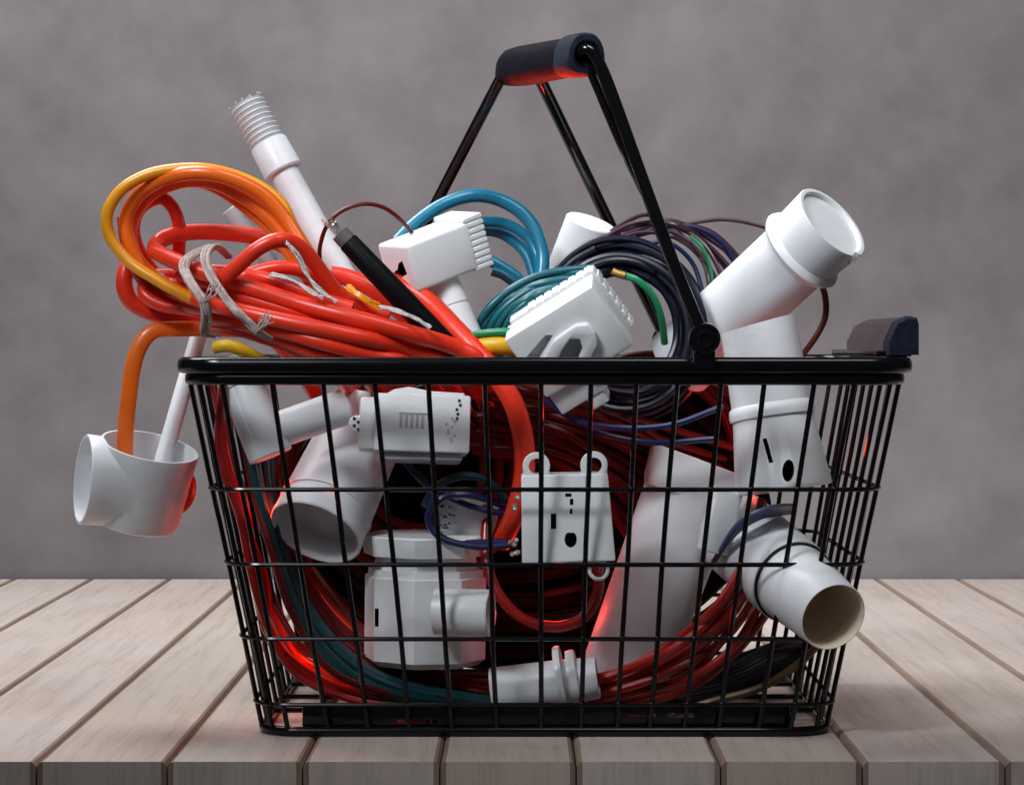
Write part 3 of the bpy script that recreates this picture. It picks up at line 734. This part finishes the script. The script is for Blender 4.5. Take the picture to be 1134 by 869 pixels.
for ln, m_ in (([(318, 268), (330, 284), (338, 302), (352, 320), (372, 334)], STEEL), ([(300, 304), (322, 310), (345, 324), (356, 330)], STEEL), ([(175, 302), (192, 316), (212, 328), (224, 332)], TWINE), ([(420, 340), (440, 344), (460, 354), (476, 362)], STEEL)):
    frays = G()
    for j in range(4):
        frays.tube(PX([(x+random.uniform(-2, 2), yv+random.uniform(-2, 2), -.004 if m_ is STEEL else .044) for x, yv in ln]), 1.5*s_, m_, 6, 5)
    fray_parts.append(('frayed_strand', frays))
cable('red_extension_cord', 'hank of thick red cord tied with pale twine, draped over the left rim', 'cable', red, RED, 12, 8, ties + fray_parts, one=True)
amb = [([(300, 360, .046), (266, 350, .038), (238, 340, .030), (205, 327, .028), (172, 309, .030), (142, 289, .034), (122, 262, .036), (119, 236, .036), (134, 211, .036), (160, 195, .036), (190, 188, .036), (225, 187, .036), (258, 194, .038), (290, 208, .038), (312, 226, .038), (324, 250, .036)], 6.5)]
cable('amber_cable', 'amber yellow cord forming the outermost loop at the upper left', 'cable', amb, AMBER, 12, 8, one=True)
orr = [
 ([(226, 334, .040), (196, 322, .044), (160, 298, .046), (143, 268, .046), (140, 242, .046), (152, 218, .044), (172, 203, .040), (200, 193, .034), (230, 192, .031), (262, 200, .032), (292, 216, .034), (316, 242, .034), (338, 276, .030), (358, 306, .026), (380, 340, .020)], 8),
 ([(213, 330, .052), (180, 314, .054), (152, 288, .054), (144, 258, .054), (152, 232, .052), (172, 212, .050), (202, 201, .048), (234, 202, .048), (262, 214, .046), (292, 236, .044), (316, 262, .042), (336, 292, .038), (360, 326, .03), (384, 352, .022)], 8),
 ([(176, 210, .052), (202, 198, .054), (228, 203, .056), (254, 216, .054), (280, 236, .052), (304, 258, .05), (326, 288, .046), (348, 318, .04)], 7.5),
]
cable('orange_cable', 'orange cord looped inside the amber loop, running down into the red hank', 'cable', orr, ORANGE, 12, 8, one=True)
cable('orange_strap_cable', 'flat orange cord dropping straight from the red hank into the hanging tee fitting', 'cable',
      [([(290, 366, .075), (240, 364, .070), (200, 364, .06), (172, 366, .056), (157, 380, .054), (148, 404, .053), (143, 440, .053), (139, 480, .055), (138, 520, .057)], 9)], ORANGE, 14, 8, flat=0.55)
# thin red wire arch
cable('thin_red_wire', 'single thin dark red wire arching over the stripped black cable end', 'wire', [([(356, 300, .05), (354, 276, .045), (362, 250, .04), (378, 234, .04), (402, 226, .045), (425, 230, .05), (444, 244, .055), (460, 262, .07)], 2.4)], DEEPRED, 8, 8)
# black stripped cable end
p, q = at(520, 410, .020), at(376, 258, .012); A, Ln = axis(p, q)
jac = G().lathe([(0, .004), (.001, 13*s_), (Ln*.5, 13*s_), (Ln*.93, 11.5*s_), (Ln*.94, 10*s_), (Ln, 9.5*s_), (Ln, .0005)], p, A, DARK, 24)
sleeve = G().lathe([(Ln*.94, 9*s_), (Ln*.941, 10.6*s_), (Ln*.999, 10.2*s_), (Ln*1.0, 8*s_)], p, A, plastic('grey_inner_sheath', (0.12, 0.115, 0.12), 0.5), 24)
tip = G()
for k in range(16):
    a0 = random.uniform(0, 2*PI); rr = 7*s_*random.random()**.5
    o = Vector((math.cos(a0)*rr, math.sin(a0)*rr, 0))
    tip.tube([q + o - A*.003, q + o*1.2 + A*.005, q + o*1.5 + A*random.uniform(.006, .012)], 1.3*s_, STEEL if k % 3 else BRASS, 6, 3)
thing('stripped_cable', 'thick black cable end with bare wire tip, leaning before the adapter', 'cable', [('jacket', jac), ('inner_sheath', sleeve), ('bare_strands', tip)])
cable('yellow_frayed_wire', 'short frayed yellow wire tuft beside the black cable', 'wire', [([(386+random.uniform(-2, 2), 318+random.uniform(-3, 3), .022), (400+random.uniform(-3, 3), 328+random.uniform(-4, 4), .016), (418+random.uniform(-4, 4), 340+random.uniform(-4, 4), .018)], 1.6) for k in range(12)], AMBER, 6, 4)
# sky blue loops
blu = [
 ([(440, 268, .10), (462, 246, .105), (490, 227, .11), (522, 217, .115), (552, 221, .12), (578, 236, .12), (594, 258, .118), (601, 284, .115), (598, 312, .11), (585, 350, .105)], 8),
 ([(530, 246, .125), (556, 247, .13), (578, 258, .13), (592, 276, .128), (598, 304, .122), (590, 345, .115)], 6.5),
 ([(525, 254, .135), (552, 258, .138), (572, 270, .138), (586, 288, .135), (592, 320, .13), (586, 350, .12)], 6.5),
 ([(536, 285, .12), (556, 296, .12), (575, 310, .12), (590, 335, .12)], 7),
 ([(545, 300, .11), (560, 306, .11), (580, 324, .11), (590, 350, .11)], 6),
]
cable('blue_cable_coil', 'sky blue cord looping high behind the white adapter', 'cable', blu, BLUE, 12, 8, one=True)
teal = []
for k in range(11):
    t = k/10
    teal.append((jit(mix([(655, 298, .075), (610, 304, .07), (572, 318, .068), (540, 345, .07), (518, 385, .078)], [(655, 335, .06), (622, 335, .055), (596, 345, .052), (578, 365, .055), (570, 400, .07)], t), 2.2, .004), 4.6))
cable('teal_cable_coil', 'coil of teal cord curving down between the adapter and the connector block', 'cable', teal, TEAL, 10, 7, one=True)
cable('green_cable', 'bright green cord laid over the yellow sleeve behind the front rim', 'cable', [([(500, 376, .03), (525, 371, .022), (548, 368, .018), (575, 368, .018), (600, 374, .03)], 4.5)], GREEN, 10, 7)
ysl = G().tube(PX([(508, 392, .035), (530, 384, .024), (555, 382, .02), (580, 385, .024), (602, 396, .04)]), 10.5*s_, YELLOW, 16, 6)
thing('yellow_sleeve', 'fat yellow sleeve lying under the green cord at the middle of the rim', 'sleeve', [('sleeve', ysl)])
cable('yellow_plug_end', 'small rounded yellow end peeking over the rim under the twine', 'plug', [([(238, 385, .0), (252, 383, -.002), (268, 388, .0), (290, 400, .01)], 7)], YELLOW, 12, 5)

# navy coil round behind the connector block
def coil(cx, cy, y, rx, ry, n, r, mat, jr=8, jd=.02, yaw=0.0, a0=0, a1=360, tilt=0):
    out = []
    for k in range(n):
        f = 1 - jr*random.random()/max(rx, ry); ph = random.uniform(0, 360) if a1-a0 >= 360 else 0
        ox, oy = random.uniform(-4, 4), random.uniform(-4, 4); d0 = random.uniform(-jd, jd); wob = random.uniform(0, 6.28)
        pts = []
        N = 18
        for i in range(N+1):
            a = R(a0 + (a1-a0)*i/N + ph)
            xx = rx*f*math.cos(a)*(1+.02*math.sin(2*a+wob)); zz = ry*f*math.sin(a)
            ct, st = math.cos(R(tilt)), math.sin(R(tilt))
            pts.append((cx + ox + xx*ct - zz*st, cy + oy - xx*st - zz*ct, y + d0 + yaw*math.cos(a) + .004*math.sin(a*1.5+wob)))
        out.append((pts, r))
    return out
cable('navy_wire_coil', 'thick coil of navy wire behind the tilted connector block', 'wire coil', coil(692, 365, .105, 93, 101, 36, 4.2, NAVY, 38, .028, .0, 0, 360, 20), NAVY, 8, 4, one=True)
plum = []
for k in range(9):
    t = k/8
    plum.append((jit(mix([(640, 290, .14), (668, 262, .145), (706, 243, .15), (748, 244, .15), (790, 262, .15), (830, 300, .145), (850, 350, .13)], [(620, 300, .12), (655, 285, .125), (700, 262, .13), (740, 258, .13), (772, 280, .13), (790, 320, .125), (790, 380, .12)], t), 5, .006), 2.6))
plum.append(([(700, 256, .15), (760, 248, .155), (800, 243, .16), (838, 249, .16), (870, 262, .155), (890, 285, .15)], 2.6))
cable('plum_wire', 'thin plum-dark wire in the loose bunch arching behind the handle arm', 'wire', plum, PLUM, 8, 7, group='plum-dark wires arching behind the handle', apart=True)
cable('royal_blue_wire', 'thin royal blue wire arching among the plum-dark wires at right', 'wire', [([(700, 262, .138), (740, 250, .14), (780, 256, .142), (810, 282, .14), (822, 330, .135)], 2.8), ([(690, 280, .12), (735, 268, .124), (766, 290, .124), (780, 330, .12)], 2.8)], ROYAL, 8, 7, group='royal blue wires among the plum-dark wires', apart=True)
cable('green_wire', 'green wire with a brass tip crossing the front of the navy coil', 'wire', [([(686, 304, .062), (705, 310, .060), (722, 326, .062), (732, 350, .068), (736, 380, .08)], 4.2)], GREEN, 8, 6, extra=[('brass_tip', G().tube(PX([(678, 300, .060), (684, 303, .060), (692, 305, .060)]), 4.6*s_, BRASS, 10, 3))])
cable('hanging_green_wire', 'thin green wire hanging among the plum-dark wires behind the handle arm', 'wire', [([(765, 262, .13), (778, 275, .125), (787, 300, .125), (788, 330, .125)], 2.4)], GREEN, 8, 6)
cable('dark_bent_wire', 'single dark bent wire hanging under the collar of the big pipe', 'wire', [([(880, 290, .11), (903, 304, .10), (913, 325, .095), (914, 350, .092), (904, 372, .09), (888, 394, .085), (870, 420, .08)], 3.6)], plastic('brown_red_wire', (0.10, 0.012, 0.008), 0.35), 8, 8)
cable('rust_wire', 'short rust coloured wire poking up beside the teal coil', 'wire', [([(588+k*4+random.uniform(-2, 2), 348+random.uniform(-6, 4), .05), (584+k*4, 365, .048), (590+k*4+random.uniform(-4, 4), 400, .05)], 2.8) for k in range(5)], plastic('rust_wire', (0.45, 0.12, 0.05), 0.4), 8, 5, group='rust wires beside the teal coil', apart=True)

# ---- inside the basket
hA = [(268, 470, .030), (282, 540, .022), (300, 610, .018), (325, 680, .020), (362, 735, .024), (420, 768, .030), (500, 782, .040), (560, 788, .05)]
hB = [(340, 470, .150), (322, 540, .145), (334, 600, .130), (372, 660, .105), (415, 705, .085), (460, 735, .075), (530, 755, .07), (600, 765, .07)]
st = []
for k in range(19):
    st.append((jit(mix(hA, hB, (k + random.uniform(-.3, .3))/19), 3.5, .008), 4.2))
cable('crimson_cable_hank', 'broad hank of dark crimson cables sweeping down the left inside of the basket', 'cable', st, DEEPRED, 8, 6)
st = []
for t, yy in ((0.05, -.004), (0.13, -.008), (.30, -.012), (.40, -.014)):
    st.append((jit([(x, v, d+yy) for x, v, d in mix(hA, hB, t)], 2, .002), 5.4))
cable('dark_teal_cables', 'dark teal cables running through the crimson hank at lower left', 'cable', st, DARKTEAL, 8, 6)
st = []
for k in range(11):
    y = .01 + .19*k/10 + random.uniform(-.005, .005)
    st.append(([(236+random.uniform(0, 22)-y*60, 425, y+.0), (240+random.uniform(0, 16)+y*30, 500, y+.004), (258+random.uniform(0, 16)+y*50, 570, y), (272+random.uniform(0, 16)+y*70, 640, y), (290+random.uniform(0, 14)+y*90, 700, y), (318+random.uniform(0, 20)+y*100, 750-y*140, y), (380+random.uniform(0, 20), 779-y*210, y), (470, 787-y*210, y)], 4.2))
cable('scarlet_side_cables', 'bright scarlet cables hanging along the left wire side of the basket', 'cable', st, BRIGHTRED, 8, 6)
hA = [(640, 752, .036), (690, 740, .026), (745, 712, .018), (790, 672, .014), (820, 630, .020), (834, 590, .035), (842, 555, .05)]
hB = [(640, 790, .060), (700, 784, .050), (765, 762, .040), (815, 725, .040), (850, 680, .05), (868, 640, .06), (875, 600, .07)]
st = [(jit(mix(hA, hB, k/7.5 + random.uniform(-.02, .02)), 4, .008), 5.0) for k in range(8)]
cable('scarlet_corner_cables', 'scarlet cables sweeping from the basket floor up to the spout pipe', 'cable', st, BRIGHTRED, 8, 6)
hA = [(548, 418, .06), (620, 438, .060), (690, 460, .090), (750, 478, .125), (865, 512, .17)]
hB = [(520, 500, .11), (610, 512, .10), (668, 550, .115), (704, 610, .140), (712, 690, .15)]
st = [(jit(mix(hA, hB, k/13), 5, .009), 4.8) for k in range(14)]
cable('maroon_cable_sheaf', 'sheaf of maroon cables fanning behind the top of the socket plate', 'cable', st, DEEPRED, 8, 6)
cable('red_loop_cable', 'red cable hanging in one loop below the socket plate', 'cable', [([(540, 560, .05), (538, 610, .04), (548, 650, .032), (575, 682, .028), (612, 694, .026), (645, 684, .028), (662, 655, .032), (660, 620, .04), (640, 590, .05)], 6.2)], BRIGHTRED, 10, 8)
cable('looped_blue_wire', 'thin royal blue wire looped around the small speckled plug', 'wire', [([(462, 525, .03), (480, 548, .022), (474, 575, .022), (490, 596, .020), (530, 605, .02), (572, 602, .026)], 4), ([(560, 560, .04), (520, 548, .03), (488, 552, .026), (478, 578, .026), (500, 600, .026), (560, 600, .03)], 4), ([(445, 505, .04), (470, 535, .035), (520, 560, .035), (566, 570, .04)], 3.6)], ROYAL, 8, 8, group='royal blue wires around the plug', apart=True)
cable('teal_arc_wire', 'short teal wire arching above the small speckled plug', 'wire', [([(470, 560, .035), (482, 540, .03), (510, 527, .028), (540, 532, .03), (560, 552, .036)], 4.5)], DARKTEAL, 8, 7)
cable('sagging_blue_wire', 'dark blue wire sagging under the navy coil behind the front wires', 'wire', [([(600, 440, .04), (640, 466, .03), (690, 474, .028), (745, 470, .03), (800, 450, .04)], 3.6), ([(620, 455, .045), (660, 478, .036), (720, 490, .034), (790, 486, .04)], 3.4)], ROYAL, 8, 7, group='dark blue wires under the navy coil', apart=True)
cable('wrapped_wire', 'blue-grey wire wrapped over the shoulder of the spout pipe', 'wire', [([(790+k*2, 622-k*3, .04-.004*k), (812+k*2, 592-k*4, .022-.004*k), (842+k*3, 572-k*3, .020-.004*k), (880, 566-k*2, .05)], 3.2) for k in range(4)], plastic('blue_grey_wire', (0.05, 0.07, 0.16), 0.35), 8, 6, group='blue-grey wires over the spout pipe', apart=True)
# added black coils stand in for the dark back, black cables fill the bottom
st = []
for k in range(24):
    f = 1 - k/26
    st += coil(574, 565, .160, 276*f, 172*f, 1, 7.6, DARK, 4, .016) + coil(540, 570, .185, 250*f-4, 160*f-4, 1, 7.6, DARK, 4, .012)
cable('dark_backing_coil', 'large added coil of black cable standing in for the dark back of the basket', 'cable', st, DARK, 7, 4, one=True)
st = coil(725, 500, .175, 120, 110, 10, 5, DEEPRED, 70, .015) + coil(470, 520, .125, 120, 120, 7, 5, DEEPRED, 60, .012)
cable('dark_backing_wire_coil', 'added round coil of black wire darkening the back, behind the pipe coupling', 'cable coil', [c for k in range(15) for c in coil(778, 470, .20, 98-6*k, 78-4.6*k, 1, 5.6, DARK, 3, .010)], DARK, 7, 4, one=True)
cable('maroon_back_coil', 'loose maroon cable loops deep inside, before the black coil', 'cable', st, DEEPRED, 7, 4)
st = []
for k in range(10):
    st.append((jit([(420, 772-k*2, .06+.008*k), (500, 782-k*4, .045+.01*k), (600, 784-k*4, .045+.012*k), (700, 784-k*4, .05+.012*k), (800, 770-k*4, .06+.01*k), (860, 740-k*3, .07+.008*k), (900, 715, .08)], 3, .004), 6))
cable('black_floor_cables', 'black cables lying along the basket floor behind the flanged pipe', 'cable', st, DARK, 8, 6)
cable('olive_floor_cable', 'dull ochre cable curving over the floor at the lower right corner', 'cable', [([(745, 790, .02), (790, 776, .016), (840, 762, .018), (880, 738, .03), (905, 715, .05)], 4.5)], plastic('ochre_cable', (0.07, 0.04, 0.01), 0.4), 8, 7)

# ------------------------------------------------------------------ camera, light
cam = bpy.data.cameras.new('camera'); co = bpy.data.objects.new('camera', cam); C.objects.link(co)
co.location = (0, -D, H); co.rotation_euler = (R(90), 0, 0)
cam.sensor_width = 36; cam.lens = 36*F/1134
cam.shift_x = (567-CX)/1134; cam.shift_y = -(434.5-CY)/1134
cam.clip_end = 50; cam.clip_start = 0.05
bpy.context.scene.camera = co

def lamp(name, kind, loc, energy, col, size=0.3, target=None, **kw):
    l = bpy.data.lights.new(name, kind); l.energy = energy; l.color = col
    if kind == 'AREA': l.shape = 'DISK'; l.size = size
    else: l.shadow_soft_size = size
    for k, v in kw.items(): setattr(l, k, v)
    o = bpy.data.objects.new(name, l); o.location = loc; C.objects.link(o)
    if target is not None: o.rotation_euler = (Vector(target)-Vector(loc)).to_track_quat('-Z', 'Y').to_euler()
    return o
lamp('key_lamp', 'AREA', (-0.58, 0.46, 1.22), 18, (0.96, 0.98, 1.0), 0.75, (-0.02, 0.12, 0.15))
lamp('front_lamp', 'SPOT', (-0.62, -0.85, 1.10), 76, (0.92, 0.965, 1.0), 0.2, (-0.03, 0.02, 0.345), spot_size=R(27), spot_blend=1.0)
lamp('fill_lamp', 'AREA', (-0.5, -0.9, 0.9), 1.9, (0.92, 0.965, 1.0), 0.5, (0.0, 0.0, 0.12))
lamp('wall_lamp', 'AREA', (0.26, -0.35, 1.15), 3.0, (1.0, 0.975, 0.975), 0.6, (0.22, 0.92, 0.12), spread=R(80))
lamp('red_bounce_fill', 'POINT', (0.02, 0.10, 0.060), 0.06, (1.0, 0.03, 0.01), 0.006)  # added lamps hidden in the basket, standing in for red cable bounce
lamp('red_bounce_fill', 'POINT', (-0.146, 0.035, 0.125), 0.075, (1.0, 0.04, 0.01), 0.006)
lamp('red_bounce_fill', 'POINT', (-0.118, 0.075, 0.045), 0.05, (1.0, 0.04, 0.01), 0.006)
lamp('red_bounce_fill', 'POINT', (0.150, 0.11, 0.165), 0.05, (1.0, 0.03, 0.01), 0.006)
lamp('red_bounce_fill', 'SPOT', (0.004, 0.085, 0.240), 22, (1.0, 0.04, 0.01), 0.01, (0.022, 0.045, 0.36), spot_size=R(62), spot_blend=0.5)  # added and unseen, reddens the underside of the grip like bounce
w = bpy.data.worlds.new('World'); bpy.context.scene.world = w; w.use_nodes = True
bg = w.node_tree.nodes['Background']; bg.inputs['Color'].default_value = (0.86, 0.9, 1.0, 1); bg.inputs['Strength'].default_value = 0.05
sc = bpy.context.scene
sc.view_settings.view_transform = 'Standard'; sc.view_settings.look = 'None'
sc.view_settings.exposure = 0; sc.view_settings.gamma = 1
